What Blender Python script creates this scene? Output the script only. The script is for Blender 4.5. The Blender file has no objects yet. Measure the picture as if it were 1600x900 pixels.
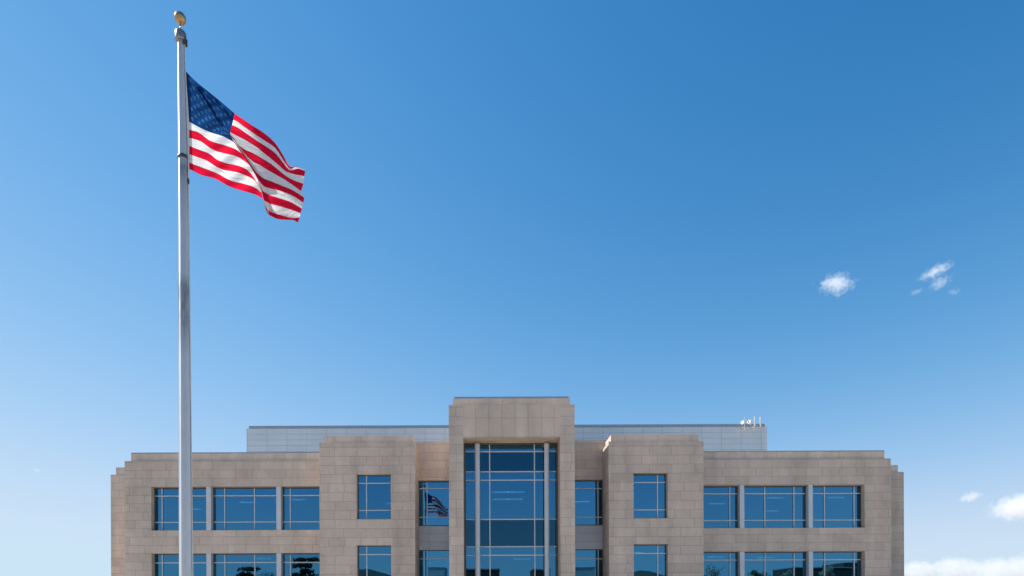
import bpy, bmesh, math, random
from mathutils import Vector, Matrix, noise

random.seed(7)
sc = bpy.context.scene
C = sc.collection
R = math.radians

# ------------------------------------------------------------------ camera model
F, PX, PY, EYE, ROLL = 930.0, 762.0, 942.0, 1.65, 0.0040      # focal length (px of a 1600 wide frame), principal point, eye height, roll
cr, sr = math.cos(ROLL), math.sin(ROLL)

def at(px, py, Y):
    """The point of the vertical plane Y that the photograph shows at (px, py)."""
    u, v = px - PX, PY - py
    a, b = u*cr + v*sr, -u*sr + v*cr
    return Vector((a*Y/F, Y, EYE + b*Y/F))

def X(px, Y, py=780): return at(px, py, Y).x
def Zz(py, Y, px=800): return at(px, py, Y).z

cd = bpy.data.cameras.new('camera')
cam = bpy.data.objects.new('camera', cd); C.objects.link(cam)
cd.sensor_width = 36.0
cd.lens = 36.0*F/1600.0
cd.shift_x = (800-PX)/1600.0
cd.shift_y = (PY-450)/1600.0
cd.clip_start = 0.1; cd.clip_end = 80000
cam.matrix_world = Matrix(((cr, sr, 0, 0), (0, 0, -1, 0), (-sr, cr, 0, EYE), (0, 0, 0, 1)))
sc.camera = cam

# ------------------------------------------------------------------ light
SUN_EL, SUN_ROT = R(48), R(-77)
world = bpy.data.worlds.new('World'); sc.world = world
world.use_nodes = True
nt = world.node_tree
sky = nt.nodes.new('ShaderNodeTexSky')
sky.sky_type = 'NISHITA'; sky.sun_disc = False
sky.sun_elevation = SUN_EL; sky.sun_rotation = SUN_ROT % (2*math.pi)
sky.altitude = 0; sky.air_density = 1.0; sky.dust_density = 0.0; sky.ozone_density = 1.0
bgn = nt.nodes['Background']
# the camera's tone curve on the clear sky, one per channel: ln(out) = a ln(in)^2 + b ln(in) + c
SKY_K = 0.1
EXPO = 0.8
def tone(sock, a, b, c, lo, hi):
    def mth(op, x, y=None):
        k = nt.nodes.new('ShaderNodeMath'); k.operation = op
        for i, v in enumerate((x, y)):
            if v is None: continue
            if isinstance(v, (int, float)): k.inputs[i].default_value = v
            else: nt.links.new(v, k.inputs[i])
        return k.outputs[0]
    v = mth('MULTIPLY', sock, SKY_K)
    L = mth('LOGARITHM', mth('MAXIMUM', v, 1e-4), math.e)
    L = mth('MINIMUM', mth('MAXIMUM', L, lo), hi)
    q = mth('ADD', mth('MULTIPLY', mth('ADD', mth('MULTIPLY', L, a), b), L), c)
    return mth('DIVIDE', mth('EXPONENT', q), SKY_K)
sps = nt.nodes.new('ShaderNodeSeparateColor'); cmb = nt.nodes.new('ShaderNodeCombineColor')
nt.links.new(sky.outputs[0], sps.inputs[0])
for ci, (a, b, c, lo, hi) in enumerate(((-0.808, -0.845, -0.73, -2.6, -0.523), (-0.403, -0.046, -0.25, -2.0, -0.057), (-0.49, -0.162, -0.09, -1.5, -0.165))):
    nt.links.new(tone(sps.outputs[ci], a, b, c, lo, hi), cmb.inputs[ci])
nt.links.new(cmb.outputs[0], bgn.inputs['Color'])
bgn.inputs['Strength'].default_value = SKY_K/2**EXPO
ld = bpy.data.lights.new('sun', 'SUN'); ld.energy = 5.0; ld.angle = R(0.53); ld.color = (1.0, 0.93, 0.83)
sun = bpy.data.objects.new('sun', ld); C.objects.link(sun)
sdir = Vector((math.cos(SUN_EL)*math.sin(SUN_ROT), math.cos(SUN_EL)*math.cos(SUN_ROT), math.sin(SUN_EL)))
sun.rotation_euler = sdir.to_track_quat('Z', 'Y').to_euler()
sun.location = (-30, 20, 60)

sc.render.engine = 'CYCLES'
sc.view_settings.view_transform = 'Standard'; sc.view_settings.look = 'None'
sc.view_settings.exposure = EXPO; sc.view_settings.gamma = 1.0
sc.cycles.max_bounces = 10; sc.cycles.diffuse_bounces = 5; sc.cycles.glossy_bounces = 5
sc.cycles.volume_bounces = 3; sc.cycles.transparent_max_bounces = 12
sc.cycles.use_denoising = True

# ------------------------------------------------------------------ materials
def new_mat(name):
    m = bpy.data.materials.new(name); m.use_nodes = True
    n = m.node_tree.nodes; l = m.node_tree.links
    return m, n, l, n['Principled BSDF']

def val(n, op, l, a, b=None, c=None):
    k = n.new('ShaderNodeMath'); k.operation = op
    for i, v in enumerate((a, b, c)):
        if v is None: continue
        if isinstance(v, (int, float)): k.inputs[i].default_value = v
        else: l.new(v, k.inputs[i])
    return k.outputs[0]

def simple(name, col, rough=0.6, metal=0.0, var=0.12, scale=3.0, bump=0.0, spec=0.5):
    m, n, l, b = new_mat(name)
    tc = n.new('ShaderNodeTexCoord'); nz = n.new('ShaderNodeTexNoise')
    nz.inputs['Scale'].default_value = scale; nz.inputs['Detail'].default_value = 6
    l.new(tc.outputs['Object'], nz.inputs['Vector'])
    mr = n.new('ShaderNodeMapRange'); l.new(nz.outputs['Fac'], mr.inputs[0])
    mr.inputs[1].default_value = 0.25; mr.inputs[2].default_value = 0.75
    mr.inputs[3].default_value = 1-var; mr.inputs[4].default_value = 1+var
    mx = n.new('ShaderNodeVectorMath'); mx.operation = 'SCALE'
    mx.inputs[0].default_value = col[:3]; l.new(mr.outputs[0], mx.inputs['Scale'])
    l.new(mx.outputs[0], b.inputs['Base Color'])
    b.inputs['Roughness'].default_value = rough; b.inputs['Metallic'].default_value = metal
    b.inputs['Specular IOR Level'].default_value = spec
    if bump:
        bp = n.new('ShaderNodeBump'); bp.inputs['Strength'].default_value = bump; bp.inputs['Distance'].default_value = 0.02
        l.new(nz.outputs['Fac'], bp.inputs['Height']); l.new(bp.outputs[0], b.inputs['Normal'])
    return m

def stone(name, row, width, off, z0, u0, ca, cb, mortar=0.014, dark=0.62, mott=1.0):
    """Sawn sandstone blocks: courses by height, joints along the wall whichever way it faces."""
    m, n, l, b = new_mat(name)
    g = n.new('ShaderNodeNewGeometry'); s = n.new('ShaderNodeSeparateXYZ'); l.new(g.outputs['Position'], s.inputs[0])
    u = val(n, 'ADD', l, val(n, 'ADD', l, s.outputs[0], s.outputs[1]), -u0 + 200*width)
    v = val(n, 'ADD', l, s.outputs[2], -z0 + 200*row)
    cb_ = n.new('ShaderNodeCombineXYZ'); l.new(u, cb_.inputs[0]); l.new(v, cb_.inputs[1])
    bt = n.new('ShaderNodeTexBrick'); l.new(cb_.outputs[0], bt.inputs['Vector'])
    bt.offset = off; bt.offset_frequency = 2; bt.squash = 0.72 if off else 1.0; bt.squash_frequency = 3
    bt.inputs['Scale'].default_value = 1.0
    bt.inputs['Mortar Size'].default_value = mortar; bt.inputs['Mortar Smooth'].default_value = 0.25
    bt.inputs['Brick Width'].default_value = width; bt.inputs['Row Height'].default_value = row
    bt.inputs['Color1'].default_value = (*ca, 1); bt.inputs['Color2'].default_value = (*cb, 1)
    bt.inputs['Mortar'].default_value = (ca[0]*dark, ca[1]*dark, ca[2]*dark, 1)
    # mottling of the stone, fine grain and a faint vertical weathering
    nz = n.new('ShaderNodeTexNoise'); nz.inputs['Scale'].default_value = 0.9; nz.inputs['Detail'].default_value = 8; nz.inputs['Roughness'].default_value = 0.65
    l.new(g.outputs['Position'], nz.inputs['Vector'])
    fz = n.new('ShaderNodeTexNoise'); fz.inputs['Scale'].default_value = 9; fz.inputs['Detail'].default_value = 5
    l.new(g.outputs['Position'], fz.inputs['Vector'])
    mp = n.new('ShaderNodeMapping'); mp.inputs['Scale'].default_value = (1.1, 1.1, 0.09); l.new(g.outputs['Position'], mp.inputs[0])
    wz = n.new('ShaderNodeTexNoise'); wz.inputs['Scale'].default_value = 1.0; wz.inputs['Detail'].default_value = 5; l.new(mp.outputs[0], wz.inputs['Vector'])
    t = val(n, 'MULTIPLY_ADD', l, nz.outputs['Fac'], 0.44, 0.34)
    t = val(n, 'ADD', l, t, val(n, 'MULTIPLY', l, fz.outputs['Fac'], 0.22))
    t = val(n, 'ADD', l, t, val(n, 'MULTIPLY', l, wz.outputs['Fac'], 0.60))
    t = val(n, 'MULTIPLY_ADD', l, val(n, 'SUBTRACT', l, t, 0.97), mott, 0.97)
    sc_ = n.new('ShaderNodeVectorMath'); sc_.operation = 'SCALE'; l.new(bt.outputs['Color'], sc_.inputs[0]); l.new(t, sc_.inputs['Scale'])
    l.new(sc_.outputs[0], b.inputs['Base Color'])
    b.inputs['Roughness'].default_value = 0.85; b.inputs['Specular IOR Level'].default_value = 0.25
    bp = n.new('ShaderNodeBump'); bp.inputs['Strength'].default_value = 0.5; bp.inputs['Distance'].default_value = 0.012
    h = val(n, 'SUBTRACT', l, val(n, 'MULTIPLY', l, fz.outputs['Fac'], 0.5), bt.outputs['Fac'])
    l.new(h, bp.inputs['Height']); l.new(bp.outputs[0], b.inputs['Normal'])
    return m

# planes of the building (metres in front of the camera)
YT, YB, YW, YE, YP, YBACK = 37.0, 37.6, 39.6, 43.6, 47.0, 62.0
ROW = (Zz(760.8, YW, 240) - Zz(865.0, YW, 240))/8.0
ZHEAD = Zz(760.8, YW, 240)
SA, SB = (0.57, 0.463, 0.388), (0.50, 0.408, 0.344)
M_BLOCK = stone('sandstone_blocks', ROW, 1.55, 0.43, ZHEAD, 0.3, SA, SB)
M_BAY = stone('sandstone_bay_blocks', 0.572, 1.42, 0.37, Zz(741, YB, 585), 0.1, SA, (0.50, 0.407, 0.345))
M_CAP = stone('sandstone_parapet', 5.0, 2.1, 0.0, -1.0, 0.4, (0.62, 0.505, 0.42), (0.585, 0.478, 0.395))
M_LINTEL = stone('sandstone_panels', Zz(653, YT)-Zz(682.6, YT), 0.815, 0.0, Zz(682.6, YT), X(722.8, YT, 660)+YT, (0.56, 0.455, 0.378), (0.535, 0.435, 0.36))
M_COPING = simple('grey_metal_coping', (0.33, 0.36, 0.41), 0.4, 0.6, 0.06)
M_MULL = simple('silver_mullion', (0.50, 0.50, 0.52), 0.45, 0.12, 0.05)
M_PIER = simple('silver_pier_cladding', (0.52, 0.535, 0.57), 0.42, 0.12, 0.05, 1.5)
M_BRONZE = simple('bronze_frame', (0.10, 0.078, 0.06), 0.5, 0.2, 0.08)
M_ROOF = simple('roof_membrane', (0.45, 0.45, 0.44), 0.9)
M_ROOM = simple('room_paint', (0.20, 0.20, 0.20), 0.9)

def panel_metal(name, row, width, ca, cb, z0):
    m = stone(name, row, width, 0.0, z0, 0.0, ca, cb, 0.017, 0.66, 0.3)
    b = m.node_tree.nodes['Principled BSDF']
    b.inputs['Roughness'].default_value = 0.5; b.inputs['Metallic'].default_value = 0.25
    return m
M_PENT = panel_metal('penthouse_metal_panels', 0.455, 1.56, (0.66, 0.68, 0.70), (0.63, 0.65, 0.67), Zz(669.5, YP, 400))
M_SPAN = panel_metal('spandrel_metal_panels', 0.555, 9.0, (0.50, 0.50, 0.52), (0.45, 0.455, 0.48), Zz(821, YW+.3, 675))

def glass(name, tint, see, inner):
    """Coated solar glass: a tinted mirror that lets a little of the room show."""
    m, n, l, b = new_mat(name)
    n.remove(b)
    g = n.new('ShaderNodeBsdfGlossy'); g.inputs['Color'].default_value = (*tint, 1); g.inputs['Roughness'].default_value = 0.0
    t = n.new('ShaderNodeBsdfTransparent'); t.inputs['Color'].default_value = (*inner, 1)
    mix = n.new('ShaderNodeMixShader'); mix.inputs[0].default_value = see
    # panes are never quite flat
    tc = n.new('ShaderNodeTexCoord'); nz = n.new('ShaderNodeTexNoise'); nz.inputs['Scale'].default_value = 0.55; nz.inputs['Detail'].default_value = 1
    l.new(tc.outputs['Object'], nz.inputs['Vector'])
    bp = n.new('ShaderNodeBump'); bp.inputs['Strength'].default_value = 0.22; bp.inputs['Distance'].default_value = 0.01
    l.new(nz.outputs['Fac'], bp.inputs['Height']); l.new(bp.outputs[0], g.inputs['Normal'])
    oi = n.new('ShaderNodeObjectInfo'); vr = n.new('ShaderNodeVectorMath'); vr.operation = 'SCALE'; vr.inputs[0].default_value = tint
    l.new(val(n, 'MULTIPLY_ADD', l, oi.outputs['Random'], 0.22, 0.89), vr.inputs['Scale']); l.new(vr.outputs[0], g.inputs['Color'])
    l.new(g.outputs[0], mix.inputs[1]); l.new(t.outputs[0], mix.inputs[2])
    l.new(mix.outputs[0], n['Material Output'].inputs['Surface'])
    return m
M_GLASS = glass('blue_solar_glass', (0.062, 0.225, 0.375), 0.15, (0.30, 0.55, 0.70))
M_GLASS_DK = glass('dark_spandrel_glass', (0.022, 0.085, 0.14), 0.04, (0.1, 0.15, 0.2))

def emit(name, col, s):
    m, n, l, b = new_mat(name)
    b.inputs['Base Color'].default_value = (*col, 1)
    b.inputs['Emission Color'].default_value = (*col, 1); b.inputs['Emission Strength'].default_value = s
    return m
M_LIGHT = emit('lit_ceiling_panel', (1.0, 0.97, 0.9), 7.0)

# ------------------------------------------------------------------ mesh helpers
def obj(name, bm, mat, parent=None, smooth=False):
    me = bpy.data.meshes.new(name)
    bmesh.ops.recalc_face_normals(bm, faces=bm.faces[:])
    if smooth:
        for f in bm.faces: f.smooth = True
    bm.to_mesh(me); bm.free()
    for m in (mat if isinstance(mat, (list, tuple)) else [mat]): me.materials.append(m)
    o = bpy.data.objects.new(name, me); C.objects.link(o)
    if parent: o.parent = parent
    return o

def tag(o, label, cat, group=None):
    o['label'] = label; o['category'] = cat
    if group: o['group'] = group
    return o

def empty(name, label, cat, loc=(0, 0, 0), group=None):
    o = bpy.data.objects.new(name, None); C.objects.link(o); o.location = loc; o.empty_display_size = 0.3
    return tag(o, label, cat, group)

def box(bm, x0, x1, y0, y1, z0, z1):
    vs = [bm.verts.new((x, y, z)) for x in (x0, x1) for y in (y0, y1) for z in (z0, z1)]
    for q in ((0, 1, 3, 2), (4, 6, 7, 5), (0, 4, 5, 1), (2, 3, 7, 6), (0, 2, 6, 4), (1, 5, 7, 3)):
        bm.faces.new([vs[i] for i in q])

def wall_bm(x0, x1, z0, z1, yf, yb, holes=()):
    """A wall facing the camera with openings cut right through, one closed skin."""
    bm = bmesh.new()
    xs = sorted({x0, x1, *[h[0] for h in holes], *[h[1] for h in holes]})
    zs = sorted({z0, z1, *[h[2] for h in holes], *[h[3] for h in holes]})
    xs = [x for x in xs if x0-1e-6 <= x <= x1+1e-6]; zs = [z for z in zs if z0-1e-6 <= z <= z1+1e-6]
    def solid(i, j):
        if not (0 <= i < len(xs)-1 and 0 <= j < len(zs)-1): return False
        cx, cz = (xs[i]+xs[i+1])/2, (zs[j]+zs[j+1])/2
        return not any(h[0] < cx < h[1] and h[2] < cz < h[3] for h in holes)
    cache = {}
    def v(i, j, k):
        if (i, j, k) not in cache: cache[(i, j, k)] = bm.verts.new((xs[i], (yf, yb)[k], zs[j]))
        return cache[(i, j, k)]
    for i in range(len(xs)-1):
        for j in range(len(zs)-1):
            if not solid(i, j): continue
            for k in (0, 1): bm.faces.new([v(i, j, k), v(i+1, j, k), v(i+1, j+1, k), v(i, j+1, k)])
            if not solid(i-1, j): bm.faces.new([v(i, j, 0), v(i, j+1, 0), v(i, j+1, 1), v(i, j, 1)])
            if not solid(i+1, j): bm.faces.new([v(i+1, j, 0), v(i+1, j+1, 0), v(i+1, j+1, 1), v(i+1, j, 1)])
            if not solid(i, j-1): bm.faces.new([v(i, j, 0), v(i+1, j, 0), v(i+1, j, 1), v(i, j, 1)])
            if not solid(i, j+1): bm.faces.new([v(i, j+1, 0), v(i+1, j+1, 0), v(i+1, j+1, 1), v(i, j+1, 1)])
    return bm

def boxes(name, lst, mat, parent, bevel=0.0):
    bm = bmesh.new()
    for b in lst: box(bm, *b)
    if bevel: bmesh.ops.bevel(bm, geom=bm.edges[:], offset=bevel, segments=1, affect='EDGES')
    return obj(name, bm, mat, parent)

def tube(bm, p0, p1, r0, r1, n=12, cap=True):
    p0, p1 = Vector(p0), Vector(p1); d = (p1-p0).normalized()
    a = d.orthogonal().normalized(); b = d.cross(a)
    rings = []
    for p, r in ((p0, r0), (p1, r1)):
        rings.append([bm.verts.new(p + (a*math.cos(2*math.pi*i/n) + b*math.sin(2*math.pi*i/n))*r) for i in range(n)])
    for i in range(n): bm.faces.new([rings[0][i], rings[0][(i+1) % n], rings[1][(i+1) % n], rings[1][i]])
    if cap: bm.faces.new(rings[0]); bm.faces.new(rings[1])

def rings_tube(bm, pts, rads, n=24, cap=True):
    rg = []
    for p, r in zip(pts, rads):
        rg.append([bm.verts.new((p[0]+r*math.cos(2*math.pi*i/n), p[1]+r*math.sin(2*math.pi*i/n), p[2])) for i in range(n)])
    for A, B in zip(rg, rg[1:]):
        for i in range(n): bm.faces.new([A[i], A[(i+1) % n], B[(i+1) % n], B[i]])
    if cap: bm.faces.new(rg[0]); bm.faces.new(rg[-1])

# ------------------------------------------------------------------ the office building
bld = empty('office_building', 'wide tan stone office block with taller central entrance tower and blue glass', 'building', (0, YB, 0))
bld_kids = []
def part(o, parent=None):
    """Parent a part without moving it: every mesh is modelled in world coordinates."""
    o.parent = parent or bld
    o.matrix_parent_inverse = Matrix.Translation(-bld.location)
    return o
def sub(o, parent):
    o.parent = parent
    return o

def window(x0, x1, z0, z1, y, vs, hs, dark_rows=(), t=0.058, edge=0.055, depth=0.09):
    """Frame and mullion grid (one part) with its panes (a sub-part)."""
    bm = bmesh.new()
    zs = sorted(hs)
    box(bm, x0, x0+edge, y, y+depth, z0, z1); box(bm, x1-edge, x1, y, y+depth, z0, z1)
    box(bm, x0+edge, x1-edge, y+.001, y+depth, z1-edge, z1); box(bm, x0+edge, x1-edge, y+.001, y+depth, z0, z0+edge)
    fr_edge = obj('window', bm, M_BRONZE); part(fr_edge)
    bm = bmesh.new()
    for xv in vs:
        if x0+edge < xv < x1-edge: box(bm, xv-t/2, xv+t/2, y-.015, y+depth-.01, z0+edge, z1-edge)
    for zh in zs:
        if z0+edge < zh < z1-edge: box(bm, x0+edge, x1-edge, y-.012, y+depth-.012, zh-t/2, zh+t/2)
    if len(bm.verts): sub(obj('mullions', bm, M_MULL), fr_edge)
    else: bm.free()
    gy = y+depth*0.6
    bm = bmesh.new()
    cuts = [z0+edge] + [z for z in zs if z0 < z < z1] + [z1-edge]
    for a, b in zip(cuts, cuts[1:]):
        mid = (a+b)/2
        if any(d0 < mid < d1 for d0, d1 in dark_rows):
            bd = bmesh.new(); box(bd, x0+edge*.6, x1-edge*.6, gy, gy+.02, a, b); sub(obj('spandrel_pane', bd, M_GLASS_DK), fr_edge)
        else: box(bm, x0+edge*.6, x1-edge*.6, gy, gy+.02, a, b)
    if len(bm.verts): sub(obj('pane', bm, M_GLASS), fr_edge)
    else: bm.free()
    return fr_edge

# ---- entrance tower
tx0, tx1 = X(701.6, YT, 760), X(898.2, YT, 760)
tz = Zz(632.2, YT)
ox0, ox1, oz = X(724.2, YT, 800), X(875.6, YT, 800), Zz(683.2, YT)
zl = Zz(654, YT) if False else tz
bm = wall_bm(tx0, ox0, 0, tz, YT, YT+1.35); part(obj('tower_pier', bm, M_BAY))
bm = wall_bm(ox1, tx1, 0, tz, YT, YT+1.35); part(obj('tower_pier', bm, M_BAY))
bm = wall_bm(ox0, ox1, oz, tz, YT, YT+1.35); part(obj('lintel', bm, M_LINTEL))
part(boxes('tower_side_wall', [(tx0, tx0+.4, YT+1.35, YBACK-8, 0, tz)], M_BAY, None))
part(boxes('tower_side_wall', [(tx1-.4, tx1, YT+1.35, YBACK-8, 0, tz)], M_BAY, None))
part(boxes('tower_back_wall', [(tx0+.4, tx1-.4, YBACK-8.4, YBACK-8, 0, tz)], M_BAY, None))
px0, px1 = X(707.2, YT, 626), X(891.2, YT, 626)
pz = Zz(620.6, YT)
part(boxes('parapet', [(px0, px1, YT+.22, YT+.62, tz, pz), (px0, px0+.4, YT+.62, YBACK-8.6, tz, pz), (px1-.4, px1, YT+.62, YBACK-8.6, tz, pz), (px0+.4, px1-.4, YBACK-9, YBACK-8.6, tz, pz)], M_CAP, None))
part(boxes('coping', [(X(709.5, YT, 620), X(889.4, YT, 620), YT+.26, YT+.60, pz+.002, Zz(617.4, YT))], M_COPING, None))
part(boxes('tower_roof', [(tx0+.4, tx1-.4, YT+1.35, YBACK-8.4, tz-.5, tz-.3)], M_ROOF, None))

yg = YT+1.35
gz = lambda py: Zz(py, yg, 800)
gx = lambda px: X(px, yg, 780)
vs = [gx(765.3), gx(835.3)]
hs = [gz(705.7), gz(737), gz(750.3), gz(811.6), gz(854.2), gz(867.6), gz(915)]
cw = window(ox0+.002, ox1-.002, 0.15, oz, yg+.002, vs, hs, [(gz(737), gz(692+13.7)), (gz(854.2), gz(811.6))], t=0.066, edge=0.10)
cw.name = 'curtain_wall'
# thin dark head strip is the frame edge; fluted metal columns stand in front of the glass
for pc in (746.1, 854.3):
    yc = yg-.34
    xc = X(pc, yc, 780); zt = Zz(692.5, yc, 800); w = 0.16
    bm = bmesh.new()
    prof = []
    for k in range(25):
        a = math.pi*2*k/24
        r = w*(1 - 0.07*abs(math.sin(a*6)))
        prof.append((math.cos(a)*r, math.sin(a)*r))
    prof = prof[:-1]
    zs = [0.0, zt-.22, zt-.20, zt-.12, zt-.05, zt]
    sc_ = [1.0, 1.0, 1.12, 1.12, 0.95, 0.82]
    rg = [[bm.verts.new((xc+x*s, yc+y*s, z)) for x, y in prof] for z, s in zip(zs, sc_)]
    for A, B in zip(rg, rg[1:]):
        for i in range(24): bm.faces.new([A[i], A[(i+1) % 24], B[(i+1) % 24], B[i]])
    bm.faces.new(rg[-1]); bm.faces.new(rg[0])
    col = part(obj('column', bm, M_PIER))

# ---- two projecting bays
def bay(x0, x1, pz_main, u0, u1, pz_up, pxc, holes, side_in):
    Y = YB
    zt, zu = Zz(pz_main, Y, pxc), Zz(pz_up, Y, pxc)
    hl = [(h[0], h[1], h[2], h[3]) for h in holes]
    part(obj('bay_wall', wall_bm(x0, x1, 0, zt, Y, Y+.42, hl), M_BAY))
    part(boxes('bay_side_wall', [(x0, x0+.4, Y+.42, YW, 0, zt)], M_BAY, None))
    part(boxes('bay_side_wall', [(x1-.4, x1, Y+.42, YW, 0, zt)], M_BAY, None))
    part(boxes('parapet', [(u0, u1, Y+.22, Y+.6, zt, zu), (u0, u0+.38, Y+.6, YW+2.4, zt, zu), (u1-.38, u1, Y+.6, YW+2.4, zt, zu), (u0+.38, u1-.38, YW+2.02, YW+2.4, zt, zu)], M_CAP, None))
    part(boxes('bay_roof', [(x0+.4, x1-.4, Y+.42, YW+2.0, zt-.35, zt-.12)], M_ROOF, None))
    part(boxes('bay_side_wall', [(x0, x1, YW+.46, YW+2.0, Zz(700, YW, pxc)-3.0, zt-.002)], M_BAY, None))
B = YB
def Hb(p0, p1, pt, pb, ref): return (X(p0, B, 780), X(p1, B, 780), Zz(pb, B, ref), Zz(pt, B, ref))
lh = [Hb(557.2, 610.7, 740.6, 811.0, 585), Hb(557.2, 610.7, 851.8, 965, 585)]
rh = [Hb(990, 1043.4, 739.2, 809.6, 1016), Hb(990, 1043.4, 850.2, 963, 1016)]
bay(X(499.3, B, 790), X(648.3, B, 790), 691.4, X(505, B, 685), X(643.8, B, 685), 679.6, 573, lh, 1)
bay(X(951.3, B, 790), X(1099.3, B, 790), 689.6, X(955.6, B, 683), X(1093.5, B, 683), 677.8, 1025, rh, -1)
yb = B+.30
for (h, hol) in ((lh, 'l'), (rh, 'r')):
    for i, q in enumerate(h):
        ref = 585 if hol == 'l' else 1016
        mv = X(572.8, yb, 780) if hol == 'l' else X(1027.3, yb, 780)
        if i == 0: hz = [Zz(755.2 if hol == 'l' else 754, yb, ref), Zz(797.6 if hol == 'l' else 796.8, yb, ref)]
        else: hz = [Zz(866.6 if hol == 'l' else 864.8, yb, ref), Zz(912, yb, ref)]
        window(q[0]+.002, q[1]-.002, q[2]+.002, q[3]-.002, yb, [mv], hz)

# ---- recessed strips between bays and tower
def recess(x0, x1, ztop, hx0, hx1, rows, mull, ref):
    Y = YW
    holes = [(hx0, hx1, rows[-1][1], rows[0][0])]
    part(obj('recess_wall', wall_bm(x0, x1, 0, ztop, Y, Y+.45, holes), M_BLOCK))
    part(boxes('recess_roof', [(x0, x1, Y+.45, YBACK-8, ztop-.5, ztop-.3)], M_ROOF, None))
    yy = Y+.30
    (t1, b1), (t2, b2) = rows
    part(boxes('spandrel', [(hx0+.002, hx1-.002, yy+.02, yy+.12, t2, b1)], M_SPAN, None))
    window(hx0+.002, hx1-.002, b1+.002, t1-.002, yy, [mull], [Zz(763.4, yy, ref), Zz(808.2, yy, ref)])
    window(hx0+.002, hx1-.002, b2+.002, t2-.002, yy, [mull], [Zz(873.2, yy, ref), Zz(920, yy, ref)])
Y = YW
recess(X(645, Y), X(712, Y), Zz(689.2, Y, 676), X(653.6, Y), X(711.9, Y), [(Zz(750.6, Y, 676), Zz(821, Y, 676)), (Zz(858.8, Y, 676), Zz(965, Y, 676))], X(667.4, Y+.3), 676)
recess(X(888, Y), X(955, Y), Zz(688.2, Y, 920), X(888.1, Y), X(943.0, Y), [(Zz(749.2, Y, 920), Zz(820, Y, 920)), (Zz(857.6, Y, 920), Zz(965, Y, 920))], X(934.3, Y+.3), 920)

# ---- the two wings with ribbon windows
def wing(x0, x1, zt, zu, u0, u1, hole_x, rows, piers, mulls, ref, hz_rows):
    Y = YW
    holes = [(hole_x[0], hole_x[1], b, t) for t, b in rows]
    part(obj('wing_wall', wall_bm(x0, x1, 0, zt, Y, Y+.45, holes), M_BLOCK))
    part(boxes('parapet', [(u0, u1, Y+.24, Y+.62, zt, zu)], M_CAP, None))
    part(boxes('coping', [(u0+.03, u1-.03, Y+.20, Y+.66, zu+.002, zu+.06)], M_COPING, None))
    part(boxes('wing_roof', [(x0+.3, x1-.3, Y+.45, YBACK-.45, zt-.4, zt-.2)], M_ROOF, None))
    yy = Y+.36
    edges = [hole_x[0]]
    for a, b in piers: edges += [a, b]
    edges.append(hole_x[1])
    for (t, b), hz in zip(rows, hz_rows):
        for a, c in piers:
            bm = bmesh.new(); box(bm, a, c, Y+.03, Y+.42, b+.001, t-.001)
            part(obj('pier', bm, M_PIER))
        for k in range(0, len(edges), 2):
            window(edges[k]+.002, edges[k+1]-.002, b+.002, t-.002, yy, mulls, hz)
zt, zu = Zz(720.4, Y, 200), Zz(707.4, Y, 210)
g = lambda px: X(px, Y+.36, 795)
lr = [(Zz(760.8, Y, 240), Zz(828.6, Y, 330)), (Zz(865.0, Y, 240), Zz(965, Y, 330))]
wing(X(195.0, Y, 800), X(507, Y), zt, zu, X(201.4, Y, 712), X(507, Y), (X(236.4, Y, 795), X(506.9, Y)), lr,
     [(X(321.8, Y), X(329.0, Y)), (X(431.4, Y), X(438.4, Y))], [g(253.4), g(299.5), g(351.2), g(397.9), g(453.7), g(500)], 330,
     [[Zz(775.2, Y+.36, 250), Zz(816.3, Y+.36, 250)], [Zz(879.6, Y+.36, 250), Zz(925, Y+.36, 250)]])
zt2, zu2 = Zz(716.2, Y, 1390), Zz(703.8, Y, 1380)
rr = [(Zz(757.2, Y, 1340), Zz(824.4, Y, 1340)), (Zz(861.2, Y, 1340), Zz(961, Y, 1340))]
wing(X(1091, Y), X(1392.2, Y, 800), zt2, zu2, X(1091, Y), X(1385.6, Y, 710), (X(1091.1, Y), X(1351.0, Y, 795)), rr,
     [(X(1156.2, Y), X(1163.3, Y)), (X(1263.8, Y), X(1270.4, Y))], [g(1093), g(1140.2), g(1194.8), g(1240.4), g(1288), g(1334.4)], 1250,
     [[Zz(770.9, Y+.36, 1340), Zz(812.5, Y+.36, 1340)], [Zz(874.4, Y+.36, 1340), Zz(921, Y+.36, 1340)]])

# ---- stepped-back ends of the wings, side and back walls
def end(x0, x1, zt, zu, u0, u1, outer):
    part(boxes('end_wall', [(x0, x1, YE, YE+.45, 0, zt)], M_BLOCK, None))
    xo = x0 if outer < 0 else x1-.45
    part(boxes('side_wall', [(xo, xo+.45, YE+.45, YBACK, 0, zt)], M_BLOCK, None))
    xi = u0 if outer < 0 else u1-.38
    part(boxes('parapet', [(u0, u1, YE+.22, YE+.6, zt, zu), (xi, xi+.38, YE+.6, YBACK-.3, zt, zu)], M_CAP, None))
    part(boxes('end_roof', [(x0+.45 if outer < 0 else x0, x1 if outer < 0 else x1-.45, YE+.45, YBACK-.45, zt-.4, zt-.2)], M_ROOF, None))
wl, wr = X(195.0, YW, 800), X(1392.2, YW, 800)
el, er = X(173.2, YE, 800), X(1412.4, YE, 800)
end(el, wl+.45, Zz(741.7, YE, 180), Zz(729.2, YE, 185), X(178.3, YE, 735), wl+.45, -1)
end(wr-.45, er, Zz(737.4, YE, 1402), Zz(725.4, YE, 1400), wr-.45, X(1406.4, YE, 731), 1)
part(boxes('side_wall', [(wl, wl+.449, YW+.45, YE-.001, 0, zt), (wl, wl+.449, YE+.451, YBACK, Zz(760, YE, 180), zt)], M_BLOCK, None))
part(boxes('side_wall', [(wr-.449, wr, YW+.45, YE-.001, 0, zt2), (wr-.449, wr, YE+.451, YBACK, Zz(760, YE, 1400), zt2)], M_BLOCK, None))
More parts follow.
